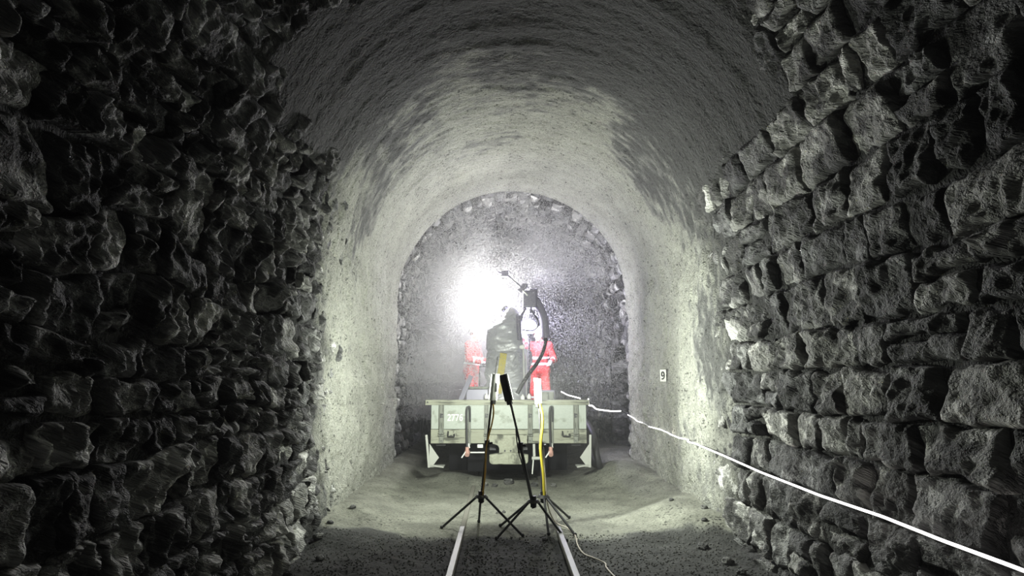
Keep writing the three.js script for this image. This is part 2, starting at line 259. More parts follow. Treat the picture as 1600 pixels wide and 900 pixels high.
{
  const pos = [], uv = [], col = [], idx = [], x0 = -2.3, x1 = 2.75, nx = 150, zs = [];
  for (let z = 2; z > -12.5; z -= z > -4 ? 0.09 : 0.032) zs.push(z); for (let z = -12.5; z >= -42; z -= 0.25) zs.push(z);
  for (const z of zs) for (let i = 0; i <= nx; i++) {
    const x = lerp(x0, x1, i / nx), dustyLit = smooth(-0.1, 0.12, -7.35 - z + 0.9 * fbm(x * 1.1, z * 1.1, 13, 4)), k = lerp(0.06, 0.24, dustyLit) * (1 + 0.45 * fbm(x * 5, z * 5, 17, 4));  // near ballast darkened further in colour for the shade before the lamps
    pos.push(x, floorHeight(x, z), z); uv.push(x, z); col.push(k * 0.97, k * 0.99, k * lerp(0.94, 0.82, dustyLit));
  }
  for (let j = 0; j < zs.length - 1; j++) for (let i = 0; i < nx; i++) { const a = j * (nx + 1) + i, b = a + 1, c = a + nx + 1, d = c + 1; idx.push(a, b, c, b, d, c); }
  const g = new THREE.BufferGeometry();
  g.setAttribute('position', new THREE.Float32BufferAttribute(pos, 3)); g.setAttribute('uv', new THREE.Float32BufferAttribute(uv, 2)); g.setAttribute('color', new THREE.Float32BufferAttribute(col, 3));
  g.setIndex(idx); g.computeVertexNormals();
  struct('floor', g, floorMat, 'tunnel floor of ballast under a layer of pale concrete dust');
  // loose ballast
  const pebble = new THREE.IcosahedronGeometry(1, 0), pm = pebble.attributes.position;
  for (let i = 0; i < pm.count; i++) { const x = pm.getX(i), y = pm.getY(i), zz = pm.getZ(i), k = 1 + 0.25 * vn(x * 3.1 + 9, y * 3.1, zz * 3.1); pm.setXYZ(i, x * k, y * k * 0.75, zz * k); }
  pebble.computeVertexNormals();
  const N = 6000, gravel = new THREE.InstancedMesh(pebble, std({ color: rgb(0.13, 0.13, 0.12), roughness: 0.95 }), N), m = new THREE.Matrix4(), q = new THREE.Quaternion();
  for (let i = 0; i < N; i++) {
    const z = -4.6 - 2.9 * rnd(); let x = rr(-1.95, 2.35); if (Math.abs(x + 0.44) < 0.06 || Math.abs(x - 0.62) < 0.06) x += 0.14;
    const r = rr(0.004, 0.011); q.setFromEuler(new THREE.Euler(rnd() * 6, rnd() * 6, rnd() * 6)); m.compose(V(x, floorHeight(x, z) + r * 0.3, z), q, V(r, r, r)); gravel.setMatrixAt(i, m);
  }
  gravel.name = 'gravel'; gravel.castShadow = gravel.receiveShadow = true; gravel.userData = { kind: 'stuff', label: 'loose dark gravel strewn between and beside the rails', category: 'gravel' }; scene.add(gravel);
  // knocked-off lumps of rock at the feet of the walls and under the wagon
  const spots = []; for (let i = 0; i < 14; i++) { const left = i % 2 === 0; spots.push([left ? rr(-1.9, -1.68) : rr(2.0, 2.3), -5.3 - 0.44 * i * 0.5 - rr(0, 0.3), rr(0.03, 0.06)]); }
  spots.push([-0.05, -8.6, 0.03], [0.02, -8.65, 0.025], [0.45, -7.35, 0.035], [-0.28, -10.7, 0.06], [-0.12, -10.75, 0.05], [0.5, -10.8, 0.06], [0.8, -10.75, 0.05], [0.1, -10.9, 0.08]);
  spots.forEach(([x, z, r], i) => {
    const gg = new THREE.IcosahedronGeometry(r, 2), p = gg.attributes.position;
    for (let k = 0; k < p.count; k++) { const a = p.getX(k), b = p.getY(k), c = p.getZ(k), f = 1 + 0.5 * fbm(a / r * 1.3 + i * 5, b / r * 1.3, c / r * 1.3, 3); p.setXYZ(k, a * f, b * f * 0.7, c * f); }
    gg.computeVertexNormals(); const o = put('rock_lump', gg, stoneMats[i % 3]); o.position.set(x, floorHeight(x, z) + r * 0.35, z);
    const under = i >= 17, left = x < -1;
    o.userData = { label: under ? 'pale lump of rebound concrete on the floor under the wagon end' : i >= 14 ? 'small dark lump lying between the rails' : left ? 'fist-sized rock lump at the foot of the rubble wall' : 'fist-sized rock lump at the foot of the wall with the light rope', category: 'rock', group: under ? 'lumps under the wagon' : i >= 14 ? 'lumps between the rails' : left ? 'lumps along the rubble wall' : 'lumps along the light rope wall' };
  });
}
// ------------------------------------------------------------------ rails
function rail(x, label) {
  const g = thing('rail', label, 'rail', [x, 0, 0]);
  const sh = new THREE.Shape(); [[-0.031, 0.0], [-0.029, 0.034], [-0.022, 0.041], [0.022, 0.041], [0.029, 0.034], [0.031, 0.0], [0.008, -0.012], [0.008, -0.08], [0.055, -0.095], [0.055, -0.1], [-0.055, -0.1], [-0.055, -0.095], [-0.008, -0.08], [-0.008, -0.012]].forEach(([a, b], i) => (i ? sh.lineTo(a, b) : sh.moveTo(a, b)));
  const web = new THREE.ExtrudeGeometry(sh, { depth: 26, bevelEnabled: false }); web.translate(0, 0, -25);
  put('rail_body', web, railRust, g);
  put('running_surface', box(-0.024, 0.024, 0.0405, 0.0425, -7.75, 1, 0), railSteel, g).userData.label = 'polished top of the rail';
}
rail(-0.44, 'steel rail on the rubble wall side, running under the wagon');
rail(0.62, 'steel rail on the light rope side, running under the wagon');

const font = await new FontLoader().loadAsync('fonts/droid/droid_sans_bold.typeface.json');
function text(str, size, depth = 0.004) { const g = new TextGeometry(str, { font, size, depth, curveSegments: 4, bevelEnabled: false }); g.computeBoundingBox(); const b = g.boundingBox; g.translate(-(b.min.x + b.max.x) / 2, -(b.min.y + b.max.y) / 2, 0); return g; }

// ------------------------------------------------------------------ wagon
{
  const F = -10.8, L = 7.2, w = thing('goods_wagon', 'pale grey-green flat goods wagon numbered 2776, carrying the wrapped machine', 'wagon', [0.1, 0, F]);
  // local: x from the wagon's middle, z = 0 at the end board's face, wagon runs towards -z
  put('deck', box(-1.2, 1.2, 0.86, 0.92, -L, -0.05), wood, w);
  put('underframe', join(box(-1.15, -1.0, 0.62, 0.86, -L, -0.12), box(1.0, 1.15, 0.62, 0.86, -L, -0.12), box(-0.3, -0.2, 0.55, 0.86, -L, -0.12), box(0.2, 0.3, 0.55, 0.86, -L, -0.12)), darkSteel, w);
  const xs = [-1.056, -0.348, 0.337, 1.058];                        // stanchions
  const edges = [-1.225, ...xs, 1.23];
  for (let i = 0; i < 5; i++) {
    const p = put('end_panel', box(edges[i] + 0.002, edges[i + 1] - 0.002, 0.885, 1.275, -0.05, 0, 0.006), paleGreen, w);
    if (i === 1) { const n = put('number', text('2776', 0.105), whitePaint, p); n.position.set(-0.845, 1.065, 0.0005); n.scale.x = 0.78; n.userData.label = 'white painted number 2776'; }
  }
  put('lower_beam', box(-1.225, 1.23, 0.665, 0.88, -0.09, 0.012, 0.008), beamGrey, w);
  put('top_rail', join(box(-1.315, 1.275, 1.272, 1.34, -0.08, 0.035, 0.008), box(-1.315, 1.275, 1.262, 1.276, -0.02, 0.045)), beamGrey, w);
  for (const x of [-1.28, 1.24]) put('bolt', bar(V(x, 1.305, 0.03), V(x, 1.305, 0.043), 0.013), darkSteel, w);
  for (const x of xs) {
    const s = put('stanchion', join(box(x - 0.036, x - 0.026, 0.82, 1.275, 0, 0.05), box(x + 0.026, x + 0.036, 0.82, 1.275, 0, 0.05), box(x - 0.03, x + 0.03, 0.82, 1.275, 0, 0.026)), frameGrey, w);
    put('latch', join(box(x - 0.022, x + 0.022, 1.07, 1.085, 0.026, 0.05), box(x - 0.02, x - 0.005, 1.06, 1.13, 0.026, 0.045), box(x + 0.004, x + 0.026, 1.10, 1.125, 0.026, 0.055)), darkSteel, s);
    put('hinge', join(box(x - 0.04, x + 0.04, 0.815, 0.835, 0.01, 0.062), box(x - 0.036, x + 0.036, 0.675, 0.80, 0.01, 0.03), bar(V(x - 0.042, 0.79, 0.04), V(x + 0.042, 0.79, 0.04), 0.016)), frameGrey, s);
  }
  for (const x of [-0.90, 0.90]) { const hk = put('hook_plate', box(x - 0.085, x + 0.085, 0.76, 0.86, 0.008, 0.018), beamGrey, w); put('hook', join(bar(V(x - 0.05, 0.85, 0.012), V(x - 0.05, 0.78, 0.07), 0.011), bar(V(x - 0.05, 0.78, 0.07), V(x + 0.05, 0.775, 0.07), 0.011), bar(V(x + 0.05, 0.775, 0.07), V(x + 0.05, 0.82, 0.07), 0.011)), black, hk); }
  // brake hoses
  for (const [x, mat] of [[-0.645, rubber], [0.655, rubber]]) {
    const h = put('brake_hose', tube([[x + 0.035, 1.0, 0.03], [x + 0.03, 1.2, 0.06], [x + 0.012, 1.245, 0.085], [x - 0.008, 1.2, 0.09], [x - 0.012, 1.0, 0.08], [x - 0.006, 0.72, 0.09], [x, 0.6, 0.1]], 0.017, 40), mat, w);
    put('hose_rail', box(x + 0.012, x + 0.05, 0.64, 1.24, 0.012, 0.04, 0.008), frameGrey, h);
    put('hose_coupling', join(bar(V(x, 0.62, 0.1), V(x, 0.54, 0.1), 0.03), bar(V(x, 0.545, 0.08), V(x, 0.5, 0.14), 0.042, 0.036, 12)), std({ color: rgb(0.55, 0.32, 0.27), roughness: 0.7 }), h).userData.label = 'faded red hose coupling';
    put('shutoff_lever', bar(V(x - 0.02, 0.55, 0.12), V(x - 0.085, 0.46, 0.14), 0.011), whitePaint, h); put('hose_clip', bar(V(x + 0.015, 0.67, 0.06), V(x + 0.03, 0.6, 0.06), 0.015), whitePaint, h);
  }
  // centre buffer
  {
    const s = new THREE.Shape();
    s.moveTo(-0.30, 0.80); s.lineTo(0.28, 0.80); s.lineTo(0.28, 0.685); s.quadraticCurveTo(0.135, 0.68, 0.13, 0.60); s.lineTo(0.13, 0.5); s.lineTo(-0.14, 0.5); s.lineTo(-0.14, 0.60); s.quadraticCurveTo(-0.145, 0.68, -0.30, 0.685); s.closePath();
    const g = new THREE.ExtrudeGeometry(s, { depth: 0.16, bevelEnabled: true, bevelSize: 0.008, bevelThickness: 0.008, bevelSegments: 2 }); g.translate(0, 0, 0.012);
    put('buffer_bracket', g, beamGrey, w);
    const b = new THREE.Shape(), hw = 0.285; b.moveTo(-hw + 0.05, 0.385); b.lineTo(hw - 0.05, 0.385); b.quadraticCurveTo(hw, 0.39, hw, 0.44); b.lineTo(hw, 0.50); b.quadraticCurveTo(0.15, 0.53, 0, 0.53); b.quadraticCurveTo(-0.15, 0.53, -hw, 0.50); b.lineTo(-hw, 0.44); b.quadraticCurveTo(-hw, 0.39, -hw + 0.05, 0.385);
    const bg = new THREE.ExtrudeGeometry(b, { depth: 0.10, bevelEnabled: true, bevelSize: 0.014, bevelThickness: 0.02, bevelSegments: 3 }); bg.translate(0, 0, 0.14);
    put('buffer_plate', bg, beamGrey, w);
    for (const x of [0.03, -0.06]) put('bracket_bolt', bar(V(x, 0.57, 0.18), V(x, 0.57, 0.2), 0.014), darkSteel, w);
    put('coupling_screw', join(bar(V(0.395, 0.66, 0.05), V(0.40, 0.47, 0.07), 0.022), bar(V(0.36, 0.445, 0.08), V(0.52, 0.445, 0.08), 0.026)), stepPaint, w);
    put('screw_handle', bar(V(0.385, 0.43, 0.08), V(0.365, 0.21, 0.1), 0.01), whitePaint, w); put('pipe', bar(V(-0.6, 0.53, 0.04), V(-0.34, 0.53, 0.04), 0.012), whitePaint, w); put('shackle', box(-0.49, -0.40, 0.60, 0.655, 0.03, 0.06, 0.01), whitePaint, w);
  }
  // corner steps
  for (const k of [-1, 1]) {
    const x = k < 0 ? -1.29 : 1.285, x2 = k < 0 ? -1.24 : 1.27, tip = k < 0 ? -1.01 : 1.065;
    const s = put('step_bracket', flat(V(x, 0.80, 0.03), V(x2, 0.30, 0.03), 0.035, 0.012), stepPaint, w);
    const t = new THREE.Shape(); t.moveTo(x2 - k * 0.0, 0.66); t.lineTo(x2 - k * 0.15, 0.45); t.lineTo(x2 - k * 0.06, 0.33); t.lineTo(x2, 0.31); t.closePath();
    const g = new THREE.ExtrudeGeometry(t, { depth: 0.012, bevelEnabled: false }); g.translate(0, 0, 0.0);
    put('gusset', g, stepPaint, s); put('tread', join(flat(V(x2 - k * 0.02, 0.335, 0.03), V(tip, 0.31, 0.05), 0.02, 0.03), box(Math.min(x2, tip), Math.max(x2, tip), 0.305, 0.318, -0.2, 0.03)), stepPaint, s);
  }
  // side boards, wheels
  for (const k of [-1, 1]) { put('side_board', box(k > 0 ? 1.17 : -1.225, k > 0 ? 1.23 : -1.17, 0.90, 1.05, -L, -0.06, 0.005), paleGreen, w); }
  for (const zz of [-1.9, -5.6]) {
    const a = put('axle', bar(V(-0.75, 0.4, zz), V(0.75, 0.4, zz), 0.06), darkSteel, w);
    for (const x of [-0.54, 0.52]) { const g = new THREE.CylinderGeometry(0.36, 0.36, 0.1, 32); g.rotateZ(Math.PI / 2); const fl = new THREE.CylinderGeometry(0.385, 0.385, 0.025, 32); fl.rotateZ(Math.PI / 2); fl.translate(x < 0 ? 0.05 : -0.05, 0, 0); const j = join(g, fl); j.translate(x, 0.402, zz); put('wheel', j, darkSteel, a); }
  }
  for (const x of [-0.54, 0.52]) put('shade_panel', box(x - 0.13, x + 0.13, 0.16, 0.84, -0.62, -0.58, 0.01), shadeBlack, w);  // added black panels that build the shade under the wagon
  put('shade_board', box(-1.0, 1.0, 0.14, 0.86, -0.98, -0.9), shadeBlack, w);  // added black board keeping the space under the deck dark
  put('blocker_boxes', join(box(-0.8, 0.8, 0.42, 0.5, -1.3, -1.2), box(-0.72, -0.6, 0.2, 0.5, -1.5, -1.3), box(0.6, 0.72, 0.2, 0.5, -1.5, -1.3)), darkSteel, w);  // added dark boxes in place of brake gear, blocking light under the wagon
}
// things on the deck
{
  const bm = put('steel_beam', flat(V(-0.84, 0.96, -11.34), V(-0.53, 1.72, -11.5), 0.075, 0.075), lilacMetal); bm.userData = { label: 'dark steel beam leaning up from the wagon deck in the smoke', category: 'beam' };
  const crate = (name, g, mat, label, cat) => { const o = put(name, g, mat); o.userData = { label, category: cat }; return o; };
  const c1 = thing('tool_chest', 'grey metal chest on the deck beside the leaning beam', 'chest', [-0.43, 0.921, -11.73]);
  put('chest_body', box(-0.19, 0.19, 0, 0.58, -0.14, 0.14, 0.015), lilacMetal, c1); put('chest_lid', box(-0.2, 0.2, 0.58, 0.62, -0.15, 0.15, 0.012), frameGrey, c1);
  const c2 = thing('control_cabinet', 'grey control cabinet on the deck beside the end of the light rope', 'cabinet', [0.72, 0.921, -11.7]);
  put('cabinet_body', box(-0.17, 0.17, 0, 0.56, -0.15, 0.15, 0.012), lilacMetal, c2); put('cabinet_door', box(-0.155, 0.155, 0.03, 0.53, 0.15, 0.165, 0.006), frameGrey, c2);
  for (const [x, z, r, n] of [[-0.22, -11.44, 0.10, 0], [0.08, -11.47, 0.13, 1], [0.40, -11.44, 0.11, 2]]) {
    const g = new THREE.SphereGeometry(r, 28, 20), p = g.attributes.position; for (let i = 0; i < p.count; i++) { const a = p.getX(i), b = p.getY(i), c = p.getZ(i), f = 1 + 0.35 * fbm(a * 7 + n * 3, b * 7, c * 7, 3); p.setXYZ(i, a * f * 1.2, b * f * 1.1, c * f); } g.computeVertexNormals();
    const s = put('black_sack', mergeVertices(g), black); s.position.set(x, 0.92 + r * 1.15, z);
    s.userData = { label: ['slumped black sack on the deck beside the grey chest', 'largest slumped black sack at the machine foot', 'small slumped black sack beside the control cabinet'][n], category: 'sack' };
  }
  const cups = [[-0.26, 1.40, -11.22], [0.335, 1.385, -11.22], [0.44, 1.40, -11.2]];
  cups.forEach(([x, y, z], i) => {
    const c = put('white_bottle', new THREE.LatheGeometry([[0.0, 0], [0.03, 0.002], [0.034, 0.012], [0.034, 0.05], [0.026, 0.068], [0.014, 0.076], [0.014, 0.09], [0, 0.092]].map(([a, b]) => new THREE.Vector2(a, b)), 16), whitePaint); c.position.set(x, y - 0.06, z);
    c.userData = { label: ['small white bottle by the black sacks next to the grey chest', 'small white bottle on the ledge between the machine and the lamp panels', 'small white bottle on the ledge next to the control cabinet'][i], category: 'bottle' };
  });
  const ledge = put('plank', box(-0.75, 1.0, 1.3, 1.33, -11.3, -11.12, 0.004), wood); ledge.userData = { label: 'wooden plank laid across behind the end board', category: 'plank' };
  const hd = put('plank_rest', box(-0.7, -0.6, 0.92, 1.3, -11.28, -11.14), wood); hd.userData = { label: 'wooden block carrying the plank near the grey chest', category: 'block' };
  const hd2 = put('plank_rest', box(0.86, 0.96, 0.92, 1.3, -11.28, -11.14), wood); hd2.userData = { label: 'wooden block carrying the plank near the control cabinet', category: 'block' };
  const rl = thing('handrail', 'thin steel handrail standing in front of the worker in the smoke', 'handrail', [-0.30, 0.921, -12.85]);
  put('upright', bar(V(-0.13, 0, 0), V(-0.13, 0.99, 0), 0.011), darkSteel, rl); put('upright', bar(V(0.14, 0, 0), V(0.14, 0.99, 0), 0.011), darkSteel, rl); put('top_bar', bar(V(-0.14, 0.99, 0), V(0.15, 0.99, 0), 0.012), darkSteel, rl);
}
// ------------------------------------------------------------------ spraying machine wrapped in sheeting
const MZ = -12.2;
{
  const m = thing('spraying_machine', 'concrete spraying machine wrapped in grey plastic sheeting, with boom head and hoses', 'machine', [0, 0.92, MZ]);
  const Y = (y) => y - 0.92;
  put('base_frame', join(box(-0.40, 0.48, 0, 0.16, -0.48, 0.3, 0.02), box(-0.36, 0.42, 0.16, 0.3, -0.4, 0.25, 0.02)), darkSteel, m);
  // wrapped column: outline of the bundle by height [y, left, right, half depth]
  const prof3 = [[1.2, -0.36, 0.46, 0.26], [1.47, -0.335, 0.44, 0.25], [1.6, -0.31, 0.41, 0.24], [1.85, -0.29, 0.39, 0.22], [2.05, -0.285, 0.385, 0.22], [2.25, -0.28, 0.375, 0.22], [2.45, -0.275, 0.33, 0.21], [2.56, -0.26, 0.31, 0.2], [2.63, -0.16, 0.30, 0.19], [2.68, -0.03, 0.295, 0.18], [2.82, 0.02, 0.29, 0.16], [2.9, 0.06, 0.27, 0.13], [2.96, 0.12, 0.2, 0.06]];
  const pos = [], idx = [], uv = [], NA = 96, NH = 110;
  const at = (y) => { let i = 0; while (i < prof3.length - 2 && y > prof3[i + 1][0]) i++; const a = prof3[i], b = prof3[i + 1], t = clamp((y - a[0]) / (b[0] - a[0])); return a.map((v, k) => lerp(v, b[k], t)); };
  for (let j = 0; j <= NH; j++) for (let i = 0; i <= NA; i++) {
    const y = lerp(1.2, 2.96, j / NH), [, l, r, dp] = at(y), a = (i / NA) * Math.PI * 2, c = Math.cos(a), sn = Math.sin(a);
    const cx = (l + r) / 2, hw = (r - l) / 2, e = 0.55, sx = Math.sign(c) * Math.abs(c) ** e, sz = Math.sign(sn) * Math.abs(sn) ** e;
    // folds run towards the strap point at the yellow post
    const fx = cx + hw * sx - 0.02, fy = y - 1.62, ang = Math.atan2(fy, fx), rad = Math.hypot(fx, fy);
    const fold = 0.03 * ridged(ang * 5.5, rad * 1.5, 301, 3) * smooth(0.02, 0.25, rad) * smooth(2.3, 2.1, y) + 0.04 * fbm(fx * 4, y * 3.4, 305 + sz, 3) + 0.022 * ridged(fx * 6 + y * 4, y * 9, 309 + sz, 3), waist = 0.03 * Math.exp(-(((y - 1.62) / 0.08) ** 2)) + 0.02 * Math.exp(-(((y - 2.17) / 0.03) ** 2));
    const k = 1 + (fold - waist) / Math.max(hw, 0.08);
    pos.push(cx + hw * sx * k, Y(y), dp * sz * k); uv.push(i / NA, j / NH);
  }
  for (let j = 0; j < NH; j++) for (let i = 0; i < NA; i++) { const a = j * (NA + 1) + i, b = a + 1, c = a + NA + 1, d = c + 1; idx.push(a, c, b, b, c, d); }
  const g = new THREE.BufferGeometry(); g.setAttribute('position', new THREE.Float32BufferAttribute(pos, 3)); g.setAttribute('uv', new THREE.Float32BufferAttribute(uv, 2)); g.setIndex(idx); g.computeVertexNormals();
  put('plastic_sheeting', g, plastic, m).userData.label = 'crumpled grey plastic sheeting';
  put('mast', box(-0.1, 0.2, 0.28, 1.5, -0.12, 0.1, 0.02), darkSteel, m);
  const yp = put('yellow_post', join(flat(V(-0.075, Y(1.42), 0.30), V(0.02, Y(2.12), 0.285), 0.12, 0.05)), yellow, m); yp.userData.label = 'yellow steel post';
  put('post_edge', flat(V(-0.15, Y(1.62), 0.285), V(-0.085, Y(2.06), 0.275), 0.016, 0.04), rubber, yp);
  // boom head
  const head = put('boom_head', join(box(0.37, 0.62, Y(2.95), Y(3.27), -0.14, 0.12, 0.03), box(0.50, 0.635, Y(3.08), Y(3.30), -0.12, 0.1, 0.02)), lilacMetal, m);
  const br = put('head_bracket', join(flat(V(0.31, Y(3.25), 0.0), V(0.40, Y(3.36), 0), 0.09, 0.08), box(0.36, 0.46, Y(3.33), Y(3.40), -0.05, 0.05, 0.01)), lilacMetal, head);
  put('grease_line', bar(V(0.37, Y(3.26), 0.14), V(0.45, Y(3.17), 0.14), 0.012), whitePaint, head);
  const np = put('nozzle_pole', bar(V(0.34, Y(3.34), 0), V(0.09, Y(3.57), -0.02), 0.012), darkSteel, m);
  put('nozzle', join(box(-0.02, 0.105, Y(3.53), Y(3.65), -0.07, 0.05, 0.015), bar(V(-0.02, Y(3.6), -0.01), V(-0.08, Y(3.63), -0.02), 0.02)), lilacMetal, np);
  // boom arm: a thick jacketed arm bending down on the right, and the delivery hose below it
  const arm = tube([[0.60, Y(3.12), -0.05], [0.68, Y(2.98), -0.04], [0.745, Y(2.82), -0.02], [0.775, Y(2.62), 0], [0.785, Y(2.43), 0.02]], 0.074, 40, 14);
  const ba = put('boom_arm', join(arm, bar(V(0.785, Y(2.44), 0.02), V(0.786, Y(2.41), 0.02), 0.085, 0.085, 16), box(0.78, 0.885, Y(2.405), Y(2.425), 0, 0.05)), lilacMetal, m);
  put('delivery_hose', tube([[0.785, Y(2.43), 0.02], [0.77, Y(2.3), 0.05], [0.70, Y(2.1), 0.12], [0.60, Y(1.93), 0.2], [0.47, Y(1.76), 0.26], [0.36, Y(1.6), 0.29], [0.26, Y(1.42), 0.28]], 0.036, 60, 12), rubber, m);
  for (const b of [bar(V(0.42, Y(2.96), 0.02), V(0.31, Y(2.75), 0.04), 0.026), bar(V(0.53, Y(2.97), 0), V(0.50, Y(2.86), 0), 0.022), bar(V(0.38, Y(2.97), 0), V(0.34, Y(2.72), 0.02), 0.02)]) put('boom_strut', b, lilacMetal, m);
  put('cable_loop', tube([[0.53, Y(2.92), 0.03], [0.57, Y(2.84), 0.05], [0.645, Y(2.72), 0.06], [0.64, Y(2.62), 0.06], [0.56, Y(2.545), 0.06], [0.45, Y(2.54), 0.05], [0.36, Y(2.56), 0.04]], 0.012, 50), rubber, m);
  put('cylinder', join(bar(V(0.285, Y(2.80), 0.17), V(0.305, Y(2.36), 0.19), 0.042, 0.042, 14)), lilacMetal, m);
  for (const b of [bar(V(0.37, Y(2.28), 0.27), V(0.385, Y(1.62), 0.27), 0.022), bar(V(0.42, Y(2.2), 0.24), V(0.425, Y(1.35), 0.24), 0.012)]) put('hydraulic_pipe', b, std({ color: rgb(0.5, 0.5, 0.5), roughness: 0.5 }), m);
  put('white_clip', new THREE.SphereGeometry(0.05, 16, 12).scale(1, 0.8, 0.6).translate(0.345, Y(2.23), 0.29), whitePaint, m);
}
// lamps on the machine
function workLamp(label, [x, y, z], r, flood, spill, color, glow, aim, foot) {           // aim: the point its reflector looks at; foot: where its stem stands
  const t = thing('work_lamp', label, 'lamp', [x, y, z]);
  const globe = put('lamp_globe', new THREE.SphereGeometry(r, 36, 24), std({ color: rgb(0.9, 0.9, 0.9), emissive: color, emissiveIntensity: glow }), t); globe.userData.label = 'glaring white lamp globe';
  const F = V(foot[0] - x, foot[1] - y, foot[2] - z), D = F.clone().normalize();
  put('collar', bar(D.clone().multiplyScalar(r + 0.03), D.clone().multiplyScalar(r - 0.03), r * 0.3, r * 0.36, 20), darkSteel, t);
  put('stem', bar(F, D.clone().multiplyScalar(r + 0.02), 0.018), darkSteel, t);
  const l = new THREE.SpotLight(color, flood, 0, 1.0, 0.9, 2); l.castShadow = true; l.shadow.radius = (r * 0.8) / 0.02; l.target.position.set(aim[0] - x, aim[1] - y, aim[2] - z); t.add(l, l.target);
  const p = new THREE.PointLight(color, spill, 0, 2); p.castShadow = true; p.shadow.radius = (r * 0.8) / 0.02; t.add(p);
  return t;
}
workLamp('large glaring white work lamp on the machine beside its boom head', [-0.07, 3.13, MZ - 0.42], 0.235, MAIN, SPILL, MAIN_RGB, 14, [-0.3, 3.0, -5], [0.17, 2.8, MZ - 0.17]);
workLamp('smaller violet-white work lamp behind the boom arm of the machine', [0.52, 2.67, MZ - 0.75], 0.14, 4, SECOND, SECOND_RGB, 12, [0.3, 2.6, -5], [0.5, 0.925, MZ - 0.75]);

// ------------------------------------------------------------------ tripod lamps
function lampTripod(label, hub, top, feet, face, cableMat) {
  const t = thing('tripod_lamp', label, 'lamp', [hub[0], 0, hub[2]], 0);
  const H = V(0, hub[1], 0), T = V(top[0] - hub[0], top[1], top[2] - hub[2]);
  for (const [x, z] of feet) {
    const f = V(x - hub[0], floorHeight(x, z) + 0.012, z - hub[2]), out = V(f.x, 0, f.z).normalize().multiplyScalar(0.06), a = H.clone().add(out);
    const leg = put('leg', bar(f, a, 0.0135, 0.0135), darkSteel, t); put('rubber_foot', new THREE.SphereGeometry(0.02, 12, 8).translate(f.x, f.y + 0.006, f.z), rubber, leg);
  }
  put('hub', join(bar(V(0, hub[1] - 0.05, 0), V(0, hub[1] + 0.07, 0), 0.034), bar(V(0, hub[1] + 0.0, 0), V(0, hub[1] + 0.03, 0), 0.08, 0.05, 14)), black, t);
  const mid = H.clone().lerp(T, 0.55);
  put('pole', join(bar(H.clone().setY(hub[1] - 0.06), mid, 0.019), bar(mid, T, 0.013)), darkSteel, t);
  put('clamp', join(bar(mid.clone().add(V(0, -0.04, 0)), mid.clone().add(V(0, 0.04, 0)), 0.03), bar(mid.clone(), mid.clone().add(V(0.06, 0.01, 0.02)), 0.012)), black, t);
  // lamp head: local +z is the shining face
  const h = new THREE.Group(); h.name = 'lamp_head'; h.position.copy(T); t.add(h);
  const up = T.clone().sub(H).normalize(), fz = V(...face).normalize(), fx = up.clone().cross(fz).normalize(), fz2 = fx.clone().cross(up).normalize();
  h.quaternion.setFromRotationMatrix(new THREE.Matrix4().makeBasis(fx, up, fz2));
  const body = put('housing', box(-0.046, 0.046, 0, 0.30, -0.045, 0.0, 0.01), cableMat.housing, h);
  const D = new THREE.Shape(); D.moveTo(-0.042, 0); D.lineTo(0.042, 0); D.absellipse(0, 0, 0.042, 0.03, 0, Math.PI, false);
  const dg = new THREE.ExtrudeGeometry(D, { depth: 0.28, bevelEnabled: false, curveSegments: 10 }); dg.rotateX(-Math.PI / 2); dg.scale(1, 1, -1);   // length along +y, bulge along +z
  { const ix = dg.index; const p = dg.attributes.position; for (let i = 0; i < p.count; i += 3) { for (const k of ['position', 'normal', 'uv']) { const A = dg.attributes[k], n = A.itemSize; for (let c = 0; c < n; c++) { const a = A.array[i * n + c]; A.array[i * n + c] = A.array[(i + 1) * n + c]; A.array[(i + 1) * n + c] = a; } } } dg.computeVertexNormals(); }
  dg.translate(0, 0.01, 0.001);
  put('light_panel', dg, std({ color: rgb(0.9, 0.9, 0.88), emissive: PANEL_RGB, emissiveIntensity: 6 }), h).userData.label = 'glowing white light panel';
  put('bracket', box(-0.03, 0.03, -0.04, 0.01, -0.04, -0.005, 0.006), black, h); put('rear_plate', box(-0.02, 0.02, 0.1, 0.2, -0.053, -0.044, 0.004), black, h);
  const l = new THREE.RectAreaLight(PANEL_RGB, PANEL, 0.08, 0.27); l.position.set(0, 0.15, 0.034); l.rotation.y = Math.PI; h.add(l);
  // cable down the pole
  const pts = []; for (let i = 0; i <= 8; i++) { const k = i / 8, p = T.clone().lerp(H, k); pts.push([p.x + 0.03 * Math.sin(k * 9) * (1 - k) + cableMat.side * 0.02, p.y, p.z + 0.025]); }
  put('cable', tube(pts, cableMat.r, 60), cableMat.mat, t);
  return t;
}
const greyHousing = std({ color: rgb(0.62, 0.64, 0.58), roughness: 0.5 });
const orangeCable = std({ color: rgb(0.62, 0.36, 0.06), roughness: 0.55 }), yellowCable = std({ color: rgb(0.75, 0.62, 0.06), roughness: 0.5 });
lampTripod('tripod lamp with pale grey housing shining at the rubble wall', [-0.232, 0.36, -7.69], [-0.12, 1.42, -7.69], [[-0.68, -7.87], [0.22, -7.48], [-0.27, -8.1]], [-0.74, 0.0, -0.67], { housing: greyHousing, mat: orangeCable, r: 0.009, side: 0.6 });
lampTripod('tripod lamp with black housing leaning over, shining past the wagon', [0.34, 0.33, -7.55], [0.086, 1.42, -7.55], [[-0.06, -7.39], [0.68, -7.38], [-0.02, -7.85]], [0.5, 0.0, -0.87], { housing: black, mat: rubber, r: 0.007, side: -1 });
lampTripod('tripod lamp with yellow cable shining at the wall with the plate', [0.465, 0.33, -7.86], [0.425, 1.375, -7.86], [[0.78, -7.46], [0.80, -8.3], [0.5, -7.5]], [0.975, 0.05, 0.16], { housing: greyHousing, mat: yellowCable, r: 0.016, side: 0.4 });

